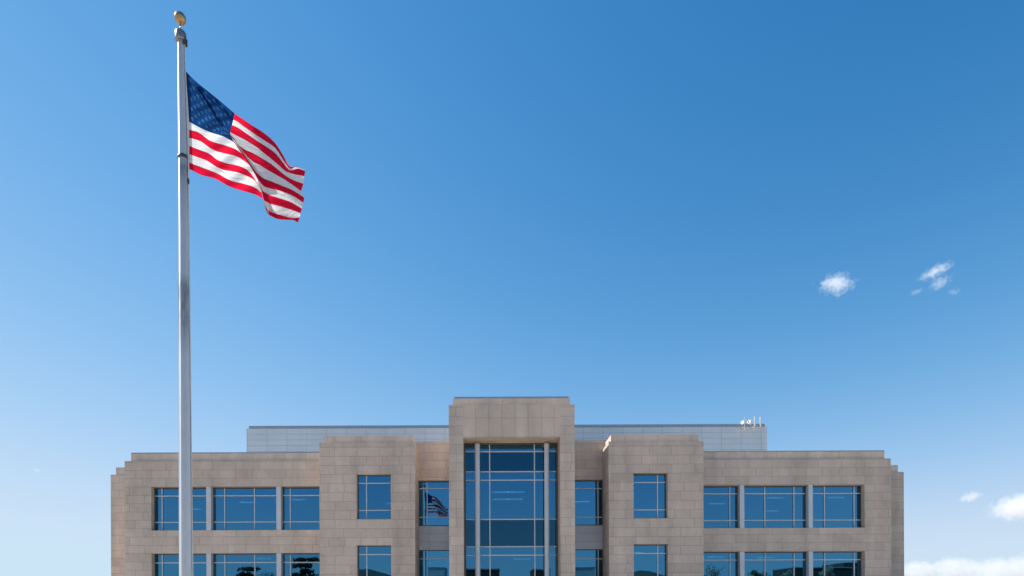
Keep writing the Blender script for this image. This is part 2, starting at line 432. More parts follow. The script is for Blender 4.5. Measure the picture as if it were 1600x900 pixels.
part(boxes('back_wall', [(el+.45, er-.45, YBACK-.45, YBACK-.002, 0, zt-.05)], M_BLOCK, None))

# ---- metal clad roof penthouse
zp = (Zz(669.6, YP, 390)+Zz(666.8, YP, 1195))/2
ph = part(boxes('penthouse', [(X(385.4, YP, 690), X(1198.4, YP, 690), YP, YP+9, zt-.3, zp)], M_PENT, None))
sub(boxes('penthouse_coping', [(X(389.4, YP, 667), X(1194.4, YP, 667), YP-.06, YP+8.8, zp+.002, zp+.2)], M_COPING, None), ph)

# ---- rooms behind the glass, with lit ceiling panels
def rooms(x0, x1, y0, y1, levels, spots, name):
    lst = []
    for zf, zc in levels: lst += [(x0, x1, y0, y1, zc, zc+.25), (x0, x1, y0, y1, zf-.25, zf)]
    lst.append((x0, x1, y1, y1+.2, levels[-1][0], levels[0][1]))
    part(boxes('storey_shell', lst, M_ROOM, None))
    for (x, y, zc) in spots:
        part(boxes('ceiling_light', [(x-.6, x+.6, y-.15, y+.15, zc-.06, zc-.004)], M_LIGHT, None))
lv_l = [(lr[0][1]-.3, lr[0][0]+.12), (0.2, lr[1][0]+.12)]
lv_r = [(rr[0][1]-.3, rr[0][0]+.12), (0.2, rr[1][0]+.12)]
s_l = [(x, y, z) for x, y, z in ((-14.4, 45.2, lv_l[0][1]), (-14.0, 52.5, lv_l[0][1]), (-18.6, 46.3, lv_l[0][1]), (-24.4, 49.5, lv_l[0][1]), (-17.2, 45.5, lv_l[1][1]))]
s_r = [(x, y, z) for x, y, z in ((21.8, 45.0, lv_r[0][1]), (24.6, 51.5, lv_r[0][1]), (18.4, 47.6, lv_r[0][1]), (26.4, 45.0, lv_r[0][1]), (21.5, 46, lv_r[1][1]), (17.4, 45.4, lv_r[1][1]))]
rooms(wl+.6, X(498, YB), YW+.5, 56, lv_l, s_l, 'l')
rooms(X(1101, YB), wr-.6, YW+.5, 56, lv_r, s_r, 'r')
lv_c = [(lh[0][2]-.3, lh[0][3]+.25), (0.2, lh[1][3]+.2)]
rooms(X(501, YB)+.4, X(700, YT)-.2, YW+.5, 55, lv_c, [(-9.4, 47, lv_c[0][1]), (-7.9, 50, lv_c[0][1])], 'c')
rooms(X(900, YT)+.2, X(1098, YB)-.4, YW+.5, 55, lv_c, [(11.6, 44.6, lv_c[0][1]), (11.4, 46.0, lv_c[1][1]), (7.9, 49.5, lv_c[0][1])], 'c')
lv_t = [(gz(811)-.3, gz(745)), (0.2, gz(862))]
rooms(tx0+.6, tx1-.6, yg+.3, 53, lv_t, [(1.0, 43.5, lv_t[0][1]), (2.1, 43.5, lv_t[0][1]), (1.05, 46.5, lv_t[0][1]), (2.2, 46.5, lv_t[0][1]), (2.6, 44.5, lv_t[1][1])], 't')

# ------------------------------------------------------------------ aerials on the penthouse
M_WHITE = simple('white_aerial_plastic', (0.66, 0.63, 0.61), 0.5, 0, 0.04)
M_GALV = simple('galvanised_tube', (0.56, 0.53, 0.51), 0.45, 0.5, 0.06)
def aerial(px, ptop, pbot, kind, label):
    y = YP-.30
    b = at(px, pbot, y); t = at(px, ptop, y)
    e = empty('antenna', label, 'antenna', b, 'aerials on the penthouse edge')
    def rel(bm):
        bmesh.ops.translate(bm, verts=bm.verts[:], vec=-b); return bm
    bm = bmesh.new(); tube(bm, b, t, .03, .024, 10); obj('mast', rel(bm), M_GALV, e)
    bm = bmesh.new()
    for pz_ in (zp-.12, zp-.5):
        if pz_ > b.z: box(bm, b.x-.12, b.x+.12, y+.03, YP-.002, pz_-.05, pz_+.05)
    if len(bm.verts): obj('wall_bracket', rel(bm), M_GALV, e)
    else: bm.free()
    bm = bmesh.new()
    if kind == 'panel':
        box(bm, b.x-.055, b.x+.055, y-.14, y-.06, t.z-.8, t.z+.02)
        bmesh.ops.bevel(bm, geom=bm.edges[:], offset=.03, segments=2, affect='EDGES')
        obj('aerial_panel', rel(bm), M_WHITE, e)
    elif kind == 'dish':
        bm2 = bmesh.new()
        n = 20; cpt = Vector((b.x-.17, y-.10, b.z+(t.z-b.z)*.55)); nrm = Vector((-.85, -.5, .15)).normalized()
        a = nrm.orthogonal().normalized(); c = nrm.cross(a)
        prev = None
        for k in range(6):
            r = .15*k/5; off = .04*(k/5)**2
            ring = [bm2.verts.new(cpt+nrm*off+(a*math.cos(2*math.pi*i/n)+c*math.sin(2*math.pi*i/n))*max(r, .004)) for i in range(n)]
            if prev:
                for i in range(n): bm2.faces.new([prev[i], prev[(i+1) % n], ring[(i+1) % n], ring[i]])
            prev = ring
        d = obj('dish', rel(bm2), M_WHITE, e, True)
        md = d.modifiers.new('thickness', 'SOLIDIFY'); md.thickness = .02
        tube(bm, cpt, cpt+nrm*.3, .02, .015, 8); obj('feed_horn', rel(bm), M_GALV, e)
aerial(1163.2, 651.0, 673.5, 'dish', 'tall mast with a small dish, leftmost aerial on the roof penthouse')
aerial(1178.6, 651.0, 673.0, 'panel', 'slim white panel aerial on a long pole, second from the penthouse corner')
aerial(1187.4, 652.5, 664.0, 'panel', 'short thick white panel aerial nearest the penthouse corner')
aerial(1173.0, 656.5, 664.0, 'dish', 'short low dish aerial between the two tall poles on the penthouse')

# ------------------------------------------------------------------ flagpole
YPOLE = 13.7
def pole_mat():
    m, n, l, b = new_mat('brushed_aluminium_pole')
    g = n.new('ShaderNodeNewGeometry'); s = n.new('ShaderNodeSeparateXYZ'); l.new(g.outputs['Position'], s.inputs[0])
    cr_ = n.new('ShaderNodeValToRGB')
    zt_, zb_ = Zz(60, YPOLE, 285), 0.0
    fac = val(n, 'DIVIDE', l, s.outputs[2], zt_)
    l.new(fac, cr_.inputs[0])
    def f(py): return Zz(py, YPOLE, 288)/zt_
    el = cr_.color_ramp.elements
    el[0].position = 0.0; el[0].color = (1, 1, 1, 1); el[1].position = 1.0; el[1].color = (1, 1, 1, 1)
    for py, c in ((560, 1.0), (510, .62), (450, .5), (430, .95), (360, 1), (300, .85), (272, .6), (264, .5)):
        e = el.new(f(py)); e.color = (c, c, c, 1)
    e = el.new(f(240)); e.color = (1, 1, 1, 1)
    mp = n.new('ShaderNodeMapping'); mp.inputs['Scale'].default_value = (14, 14, 3.0); l.new(g.outputs['Position'], mp.inputs[0])
    nz = n.new('ShaderNodeTexNoise'); nz.inputs['Scale'].default_value = 1; nz.inputs['Detail'].default_value = 7; l.new(mp.outputs[0], nz.inputs['Vector'])
    # the darker bands along the shaft are patchy: only where the noise is high does the ramp darken the metal
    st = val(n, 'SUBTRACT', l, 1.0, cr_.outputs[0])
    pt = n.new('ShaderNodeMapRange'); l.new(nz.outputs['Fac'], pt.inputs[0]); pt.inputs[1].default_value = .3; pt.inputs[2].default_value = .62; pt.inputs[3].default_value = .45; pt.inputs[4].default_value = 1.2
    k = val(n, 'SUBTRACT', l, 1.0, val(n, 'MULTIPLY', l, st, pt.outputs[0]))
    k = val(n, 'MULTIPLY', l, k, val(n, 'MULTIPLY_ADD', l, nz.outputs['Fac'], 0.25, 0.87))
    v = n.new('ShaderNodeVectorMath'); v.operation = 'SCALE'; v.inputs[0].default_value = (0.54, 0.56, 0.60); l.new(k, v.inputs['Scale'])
    l.new(v.outputs[0], b.inputs['Base Color'])
    b.inputs['Metallic'].default_value = 0.75; b.inputs['Roughness'].default_value = 0.42
    # spun finish: the grooves run round the shaft, so highlights stretch along it
    tg = n.new('ShaderNodeTangent'); tg.direction_type = 'RADIAL'; tg.axis = 'Z'
    b.inputs['Anisotropic'].default_value = 0.85; b.inputs['Anisotropic Rotation'].default_value = 0.25
    l.new(tg.outputs[0], b.inputs['Tangent'])
    return m
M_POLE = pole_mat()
M_DARK = simple('weathered_dark_fitting', (0.07, 0.065, 0.06), 0.5, 0.4, 0.2, 20)
M_TRUCK = simple('cast_aluminium', (0.24, 0.235, 0.23), 0.34, 0.6, 0.15, 12)
M_GOLD = simple('bronzed_gold_ball', (0.42, 0.28, 0.15), 0.3, 0.7, 0.22, 9)
M_ROPE = simple('white_rope', (0.6, 0.58, 0.55), 0.9)

foot_guess = at(292.0, 1054, YPOLE)
pole = empty('flagpole', 'tall tapered silver aluminium flagpole standing in front of the building', 'flagpole', (foot_guess.x, YPOLE, 0))
O = pole.location
def prel(bm):
    bmesh.ops.translate(bm, verts=bm.verts[:], vec=-O); return bm
prof = [(60, 282.9, 5.0), (75, 283.0, 5.2), (150, 284.3, 6.0), (250, 286.2, 7.3), (360, 287.4, 7.9), (480, 288.1, 8.4), (640, 289.2, 9.0), (770, 290.0, 9.4), (900, 290.8, 9.8), (1050, 291.8, 10.3)]
k_ = YPOLE/F
bm = bmesh.new()
pp, rr_ = [], []
for py, px, r in prof:
    p = at(px, py, YPOLE); pp.append(p); rr_.append(r*k_)
pp.append(Vector((pp[-1].x, YPOLE, 0.0))); rr_.append(rr_[-1])
rings_tube(bm, [p-O for p in pp], rr_, 40)
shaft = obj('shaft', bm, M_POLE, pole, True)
# base collar
bm = bmesh.new(); rings_tube(bm, [Vector((pp[-1].x, YPOLE, z))-O for z in (0, .04, .1, .16, .2)], [.34, .34, .30, .2, .17], 32); obj('base_collar', bm, M_TRUCK, pole, True)
# truck (revolving cap with pulley cheek) and ball
tc_ = at(282.3, 57, YPOLE)
bm = bmesh.new()
rings_tube(bm, [Vector((tc_.x, YPOLE, at(282, py, YPOLE).z))-O for py in (64.6, 64.4, 63.0, 56, 52.2, 50.6, 49.6)], [5.8*k_, 7.9*k_, 8.3*k_, 8.3*k_, 8.1*k_, 7.2*k_, 2.5*k_], 28)
obj('truck', bm, M_TRUCK, pole, True)
bm = bmesh.new()
a = at(288.4, 62, YPOLE)
for dy in (-.035, .035):
    for q in range(1): box(bm, a.x-.045, a.x+.045, YPOLE+dy-.012, YPOLE+dy+.012, at(288, 71, YPOLE).z, at(288, 60, YPOLE).z)
tube(bm, (a.x, YPOLE-.022, at(288, 67.5, YPOLE).z), (a.x, YPOLE+.022, at(288, 67.5, YPOLE).z), .042, .042, 18)
obj('pulley', prel(bm), M_DARK, pole)
bm = bmesh.new()
tube(bm, at(282.0, 51, YPOLE), at(281.8, 36, YPOLE), .013, .011, 10); obj('finial_stem', prel(bm), M_TRUCK, pole, True)
bm = bmesh.new()
bmesh.ops.create_uvsphere(bm, u_segments=32, v_segments=20, radius=8.6*k_)
bmesh.ops.translate(bm, verts=bm.verts[:], vec=at(281.6, 28.8, YPOLE)-O)
obj('finial_ball', bm, M_GOLD, pole, True)
# clamp ring and snap hook
c0 = at(286.1, 246, YPOLE)
bm = bmesh.new(); rings_tube(bm, [Vector((c0.x, YPOLE, at(286, py, YPOLE).z))-O for py in (250, 249, 245, 244)], [7.4*k_, 8.0*k_, 8.0*k_, 7.4*k_], 28); obj('clamp_ring', bm, M_DARK, pole, True)
# halyard down the side of the pole
bm = bmesh.new()
def ropepts(lst):
    for (a0, b0), (a1, b1) in zip(lst, lst[1:]): tube(bm, at(a0, b0, YPOLE-.01), at(a1, b1, YPOLE-.01), .009, .009, 7)
ropepts([(288.9, 68), (290.0, 110), (292.3, 180), (294.3, 262), (294.4, 285), (296.5, 480), (299.2, 700), (301.0, 860), (302.4, 980)])
obj('halyard', prel(bm), M_ROPE, pole)
bm = bmesh.new()
h0 = at(294.3, 283, YPOLE)
tube(bm, at(294.2, 279, YPOLE-.01), at(294.6, 288, YPOLE-.01), .02, .016, 8)
tube(bm, at(293.2, 284, YPOLE-.03), at(296.2, 283, YPOLE-.03), .014, .014, 8)
obj('snap_hook', prel(bm), M_DARK, pole)

# ------------------------------------------------------------------ flag
def flag_mat():
    m, n, l, b = new_mat('flag_nylon')
    n.remove(b)
    uv = n.new('ShaderNodeUVMap'); uv.uv_map = 'UVMap'
    s = n.new('ShaderNodeSeparateXYZ'); l.new(uv.outputs[0], s.inputs[0])
    u, v = s.outputs[0], s.outputs[1]                    # u along the fly, v from the top edge down in stripes (0..13)
    odd = val(n, 'LESS_THAN', l, val(n, 'MODULO', l, v, 2.0), 1.0)
    can = val(n, 'MULTIPLY', l, val(n, 'LESS_THAN', l, u, 0.4), val(n, 'LESS_THAN', l, v, 7.0))
    # stars: 9 rows, 6 and 5 in turn
    a = val(n, 'MULTIPLY', l, u, 12/0.4); bb = val(n, 'MULTIPLY', l, v, 10/7.0)
    ia = val(n, 'ROUND', l, a); ib = val(n, 'ROUND', l, bb)
    even = val(n, 'LESS_THAN', l, val(n, 'MODULO', l, val(n, 'ADD', l, ia, ib), 2.0), 0.5)
    inside = val(n, 'MULTIPLY', l, val(n, 'GREATER_THAN', l, ia, 0.5), val(n, 'LESS_THAN', l, ia, 11.5))
    inside = val(n, 'MULTIPLY', l, inside, val(n, 'MULTIPLY', l, val(n, 'GREATER_THAN', l, ib, 0.5), val(n, 'LESS_THAN', l, ib, 9.5)))
    da = val(n, 'MULTIPLY', l, val(n, 'SUBTRACT', l, a, ia), 1.1); db = val(n, 'SUBTRACT', l, bb, ib)
    cnt = None
    for k in range(5):
        t = -math.pi/2 + math.pi + 2*math.pi*k/5         # edge normals of the pentagram
        d = val(n, 'ADD', l, val(n, 'MULTIPLY', l, da, math.cos(t)), val(n, 'MULTIPLY', l, db, math.sin(t)))
        h = val(n, 'LESS_THAN', l, d, 0.205)
        cnt = h if cnt is None else val(n, 'ADD', l, cnt, h)
    star = val(n, 'GREATER_THAN', l, cnt, 3.5)
    star = val(n, 'MULTIPLY', l, star, val(n, 'MULTIPLY', l, even, inside))
    def mixc(f, c0, c1):
        x = n.new('ShaderNodeMix'); x.data_type = 'RGBA'; l.new(f, x.inputs['Factor'])
        for c, i in ((c0, 6), (c1, 7)):
            if isinstance(c, tuple): x.inputs[i].default_value = (*c, 1)
            else: l.new(c, x.inputs[i])
        return x.outputs[2]
    stripes = mixc(odd, (0.70, 0.71, 0.72), (0.66, 0.009, 0.040))
    blue = mixc(star, (0.007, 0.042, 0.16), (0.03, 0.115, 0.25))
    colr = mixc(can, stripes, blue)
    hdr = val(n, 'LESS_THAN', l, u, 0.0)
    colr = mixc(hdr, colr, (0.72, 0.72, 0.72))
    # seams between the stripes
    fr = val(n, 'FRACT', l, v)
    seam = val(n, 'ADD', l, val(n, 'LESS_THAN', l, fr, 0.035), val(n, 'GREATER_THAN', l, fr, 0.965))
    dk = val(n, 'SUBTRACT', l, 1.0, val(n, 'MULTIPLY', l, seam, 0.25))
    vs_ = n.new('ShaderNodeVectorMath'); vs_.operation = 'SCALE'; l.new(colr, vs_.inputs[0]); l.new(dk, vs_.inputs['Scale'])
    tc = n.new('ShaderNodeTexCoord')
    mp = n.new('ShaderNodeMapping'); mp.inputs['Rotation'].default_value = (0, R(-40), 0); mp.inputs['Scale'].default_value = (3.0, 3.0, 14); l.new(tc.outputs['Object'], mp.inputs[0])
    nz = n.new('ShaderNodeTexNoise'); nz.inputs['Scale'].default_value = 1.0; nz.inputs['Detail'].default_value = 3; l.new(mp.outputs[0], nz.inputs['Vector'])
    bp = n.new('ShaderNodeBump'); bp.inputs['Strength'].default_value = 0.5; bp.inputs['Distance'].default_value = 0.05; l.new(nz.outputs['Fac'], bp.inputs['Height'])
    d = n.new('ShaderNodeBsdfDiffuse'); t = n.new('ShaderNodeBsdfTranslucent'); mx = n.new('ShaderNodeMixShader'); mx.inputs[0].default_value = 0.55
    l.new(vs_.outputs[0], d.inputs['Color']); l.new(vs_.outputs[0], t.inputs['Color'])
    l.new(bp.outputs[0], d.inputs['Normal']); l.new(bp.outputs[0], t.inputs['Normal'])
    l.new(d.outputs[0], mx.inputs[1]); l.new(t.outputs[0], mx.inputs[2]); l.new(mx.outputs[0], n['Material Output'].inputs['Surface'])
    return m

def resample(poly, n):
    """n+1 points along a smooth curve through the given ones, even by length."""
    P = [Vector((p[0], p[1], 0)) for p in poly]
    if len(P) == 1: return [P[0]]*(n+1)
    fine = []
    for i in range(len(P)-1):
        p0 = P[i-1] if i else P[0]*2-P[1]
        p1, p2 = P[i], P[i+1]
        p3 = P[i+2] if i+2 < len(P) else P[-1]*2-P[-2]
        for k in range(12):
            t = k/12
            fine.append(0.5*((2*p1)+(p2-p0)*t+(2*p0-5*p1+4*p2-p3)*t*t+(3*p1-p0-3*p2+p3)*t**3))
    fine.append(P[-1])
    L = [0]
    for a, b in zip(fine, fine[1:]): L.append(L[-1]+(b-a).length)
    out = []; j = 0
    for k in range(n+1):
        s = L[-1]*k/n
        while j < len(L)-2 and L[j+1] < s: j += 1
        t = (s-L[j])/max(1e-6, L[j+1]-L[j])
        out.append(fine[j].lerp(fine[j+1], min(1, t)))
    return out

left = {
 0: [(289.4, 110.2), (300, 121.5), (313.3, 133.3), (340, 154.7), (366.7, 177.5)],
 7: [(295.3, 190), (313.3, 200), (330.7, 207.3), (349.3, 213.3), (365.3, 222)],
 8: [(295.5, 202.7), (310.7, 207.3), (326.7, 219), (340, 224), (352, 227.3), (368, 233.3), (381.3, 243.3), (391, 256)],
 9: [(295.7, 215.3), (313.3, 220.7), (330.7, 232.7), (346.7, 238.7), (366.7, 243.3), (381.3, 251.3), (394.7, 262), (400, 270)],
 10: [(295.7, 228), (313.3, 234.7), (326.7, 240), (340, 250), (354.7, 255.3), (373.3, 259.3), (386.7, 266), (397, 278), (404.5, 290.3)],
 11: [(295.7, 240.7), (310, 246), (324, 251.3), (337.3, 260), (349.3, 265.3), (373.3, 270), (396, 280.6), (405.7, 293)],
 12: [(295.7, 254), (326.7, 266), (342.7, 272.7), (360, 282), (380, 287), (396, 292), (409, 301)],
 13: [(295.7, 264), (314.7, 273.3), (336, 279.3), (360, 292), (380, 298.3), (398.3, 303.8), (411, 311)],
}
edge_c = {1: (364.5, 187.3), 2: (362.6, 195.6), 3: (359.6, 206.5), 4: (360.0, 210.5), 5: (361.6, 214.5), 6: (363.4, 218.5)}
right = {
 0: [(366.7, 177.5), (380, 186.5), (394, 196), (410, 206), (423.3, 216.7), (432.7, 227.3), (442, 242), (450, 256.5), (455, 261), (461, 260), (468, 262)],
 1: [(364.5, 187.3), (370, 189.5), (383, 199), (396.7, 208.7), (414, 220), (428.7, 230), (438, 242.5), (449, 260), (455.3, 263.6), (462, 261), (471, 263.5)],
 2: [(362.6, 195.6), (370, 198.7), (383.3, 207.3), (396.7, 216.7), (410, 225.3), (423.3, 234), (432.7, 242), (442, 254), (450, 264), (456, 266), (466, 263.6), (476.5, 267)],
 3: [(359.6, 206.5), (370, 212), (383.3, 218.7), (399.3, 228.7), (412.7, 239.3), (426, 250), (436.7, 259.3), (446, 267.3), (456.7, 271.3), (475.5, 275.5)],
 4: [(371.5, 226.5), (383.3, 234), (396.7, 240), (412.7, 249.5), (423.3, 256), (434, 264.7), (444.7, 273.3), (456.7, 280.7), (474, 287.3)],
 5: [(380, 237.3), (387.3, 245.5), (396.7, 253), (404.5, 257.3), (419, 265.9), (433.8, 274.4), (448.5, 283), (471, 298.9)],
 6: [(399.6, 268.5), (410.6, 278.1), (422.8, 283), (441, 290.3), (458, 297.7), (475.2, 308.7)],
 7: [(404.5, 282.2), (413, 291.4), (429, 295.8), (443.6, 300), (458, 306.2), (474, 316.6)],
 8: [(410, 298.0), (420.3, 304.4), (435, 309.3), (453.3, 315.4), (471.7, 325.8)],
 9: [(412.4, 312.8), (422.8, 318.5), (435, 321.5), (453.3, 327), (469.9, 333.1)],
 10: [(414.5, 325.0), (425.2, 331.9), (441, 336.8), (455.8, 340.5), (468, 339.9)],
 11: [(419.7, 335.6), (432.6, 341.7), (447, 343.5), (458, 344), (465.6, 347.8)],
 12: [(421.7, 334.0), (433.6, 340.0), (447, 341.7), (458, 342), (465.0, 345.0)],
 13: [(424.7, 330.0), (435.6, 337.0), (447, 338.7), (457, 339), (463.0, 342.0)],
}
NL, NH, NR = 90, 6, 60
for k in range(1, 7):                                    # the canton rows lie between the top edge and the foot of the canton
    A, Bp = resample(left[0], NL), resample(left[7], NL)
    f = k/7
    e = Vector((*edge_c[k], 0)); e0 = A[-1].lerp(Bp[-1], f)
    hoist = Vector((289.4 + 5.9*(f**0.75), 110.2 + 79.8*f, 0)); h0_ = A[0].lerp(Bp[0], f)
    left[k] = [tuple((A[i].lerp(Bp[i], f) + (e-e0)*(i/NL)**2 + (hoist-h0_)*(1-i/NL))[:2]) for i in range(NL+1)]
SUBR = 9                                                 # mesh rows per stripe
Lr = {k: resample(left[k], NL) for k in range(14)}
Rr = {k: resample(right[k], NR) for k in range(14)}
def row_interp(D, v, i):
    k = min(12, int(v)); t = v-k
    p0 = D[max(0, k-1)][i]; p1 = D[k][i]; p2 = D[k+1][i]; p3 = D[min(13, k+2)][i]
    if k in (3,) and D is Rr: return p1.lerp(p2, t)
    if k == 11 and D is Rr: return p1.lerp(p2, t)
    return 0.5*((2*p1)+(p2-p0)*t+(2*p0-5*p1+4*p2-p3)*t*t+(3*p1-p0-3*p2+p3)*t**3)
def smooth(x): x = max(0, min(1, x)); return x*x*(3-2*x)
PXM = YPOLE/F
def depth_left(p, v, s):
    d = 0.50*(p.x-292)*PXM                               # the cloth blows away from the viewer...
    d += 0.040*math.sin((p.x*0.75-p.y*0.55)*0.115+0.6)*smooth(s*2.2)   # ...in shallow ripples
    d += 0.018*math.sin((p.x*0.8+p.y*0.9)*0.16+v*0.3)*smooth(s*2)
    # two drag creases from the top corner across the canton
    for ang, dep, wd in ((0.80, .07, 2.2), (0.99, .06, 2.0)):
        q = Vector((p.x-289, p.y-110, 0)); dd = Vector((math.cos(ang), math.sin(ang), 0))
        tt = q.dot(dd); off = abs(q.x*dd.y-q.y*dd.x)
        if tt > 12: d += 2.6*dep*math.exp(-(off/wd)**2)*smooth((tt-12)/25)*smooth((115-tt)/40)
    return d
def depth_right(p, v, s, base):
    ridge = 394 + 40*min(v, 11)/11
    x = p.x-ridge
    w = 5.0
    soft = w*math.log(1+math.exp(max(-30, min(30, x/w))))
    d = base + PXM*(0.55*(p.x-366) - 0.85*soft)
    d += 0.03*math.sin((p.y*0.8-p.x*0.5)*0.13+1.0)*s
    if v < 4: d += 0.05*smooth((4-v)/4)*math.sin((p.x-370)*0.09)
    return d
fl = bmesh.new(); uvl = fl.loops.layers.uv.new('UVMap')
grid = []; uvs = []
NROW = 13*SUBR
for r in range(NROW+1):
    v = r/SUBR
    line = []; us = []
    hp = row_interp(Lr, v, 0)
    hx = 288.2 + 5.0*(v/13)**0.7
    for w in (0.0, 0.5):
        line.append(at(hx+(hp.x-hx)*w, hp.y, YPOLE)); us.append(-0.02*(1-w)-.001)
    fold = smooth((v-3.0)/1.2)
    umax = 0.4+0.22*smooth((v-7)/6)
    Lend = None
    for i in range(NL+1):
        p = row_interp(Lr, v, i); s = i/NL
        dl = depth_left(p, v, s)
        line.append(at(p.x, p.y, YPOLE+dl)); us.append(umax*s)
        Lend = (p, dl)
    base = 0.50*(366-292)*PXM - 0.10*fold
    q0 = row_interp(Rr, v, 0)
    dR0 = depth_right(q0, v, 0, base)
    d00 = dR0
    dR0 = Lend[1] - .045*fold + .06*max(0, v-11)
    for h in range(1, NH):                               # the hidden turn of the fold, behind the right-hand sheet
        t = h/NH
        p = Lend[0].lerp(q0, t); bulge = math.sin(math.pi*t)
        px_ = p.x + 0.6*bulge*fold; py_ = p.y - 1.0*bulge*fold
        dd = Lend[1]*(1-t)+dR0*t + 0.01*bulge*fold
        line.append(at(px_, py_, YPOLE+dd)); us.append(umax+.02*t+.0005)
    for i in range(NR+1):
        p = row_interp(Rr, v, i); s = i/NR
        d = depth_right(p, v, s, base)
        d = dR0 + (d-d00)
        if v < 2: d += 0.10*(2-v)*smooth((s-.72)/.28)
        line.append(at(p.x, p.y, YPOLE+d)); us.append(umax+.021+(1-umax-.021)*s)
    grid.append(line); uvs.append(us)
FO = at(289.4, 110.2, YPOLE)
vg = [[fl.verts.new(p-FO) for p in line] for line in grid]
for r in range(NROW):
    for c in range(len(grid[0])-1):
        f = fl.faces.new([vg[r][c], vg[r][c+1], vg[r+1][c+1], vg[r+1][c]]); f.smooth = True
        for lp, (rr2, cc2) in zip(f.loops, ((r, c), (r, c+1), (r+1, c+1), (r+1, c))):
            # colours change exactly on the rows: keep each face inside its own stripe
            lp[uvl].uv = (uvs[rr2][cc2], rr2/SUBR + (1e-4 if rr2 == r else -1e-4))
flag = obj('flag', fl, flag_mat())
flag.location = FO
tag(flag, 'red white and blue starred and striped flag flying from the silver pole', 'flag')

# ------------------------------------------------------------------ ground
def sheet(name, x0, x1, y0, y1, z, mat, kind='structure'):
    bm = bmesh.new(); vs = [bm.verts.new(p) for p in ((x0, y0, z), (x1, y0, z), (x1, y1, z), (x0, y1, z))]
    bm.faces.new(vs); o = obj(name, bm, mat); o['kind'] = kind; return o
M_GROUND = simple('dry_gravel_ground', (0.33, 0.29, 0.22), 0.95, 0, 0.35, 0.4)
M_PLAZA = stone('plaza_paving', 1.5, 1.5, 0.0, 0, 0, (0.50, 0.445, 0.37), (0.46, 0.41, 0.34), 0.012)
def plaza_fix(m):
    n, l = m.node_tree.nodes, m.node_tree.links
    s = [k for k in n if k.type == 'SEPXYZ'][0]
    bt = [k for k in n if k.type == 'TEX_BRICK'][0]
    g = [k for k in n if k.type == 'NEW_GEOMETRY'][0]
    l.new(g.outputs['Position'], bt.inputs['Vector'])
plaza_fix(M_PLAZA)
M_ASPH = simple('asphalt', (0.05, 0.05, 0.052), 0.9, 0, 0.2, 2.0)
sheet('ground', -20000, 20000, -20000, 20000, 0.0, M_GROUND)
sheet('plaza', -60, 64, -7, 90, 0.004, M_PLAZA)
sheet('road', -400, 400, -22, -9, 0.004, M_ASPH)

# hills far behind the viewer: the lower panes mirror them
M_HILL = simple('scrub_hillside', (0.055, 0.055, 0.04), 0.95, 0, 0.4, 0.01)
bm = bmesh.new()
NX, NY = 150, 14
hv = []
for j in range(NY+1):
    row = []
    for i in range(NX+1):
        x = -900+1800*i/NX; t = j/NY; y = -520-560*t
        prof_ = math.sin(math.pi*min(1, t*1.0))**0.8
        h = 33 + 5*noise.noise(Vector((x*.004, 1.3, 0))) + 4*noise.noise(Vector((x*.013, 4.0, y*.004))) + 3*noise.noise(Vector((x*.05, 9.0, y*.02)))
        h += 20*math.exp(-((x+180)/45)**2) - 4*math.exp(-((x-45)/60)**2) + 15*math.exp(-((x-212)/22)**2) + 15*math.exp(-((x-272)/20)**2)
        row.append(bm.verts.new((x, y, -1.0 + max(1, h)*prof_)))
    hv.append(row)
for j in range(NY):
    for i in range(NX): bm.faces.new([hv[j][i], hv[j][i+1], hv[j+1][i+1], hv[j+1][i]])
hl_ = obj('hills', bm, M_HILL, None, True); hl_['kind'] = 'structure'

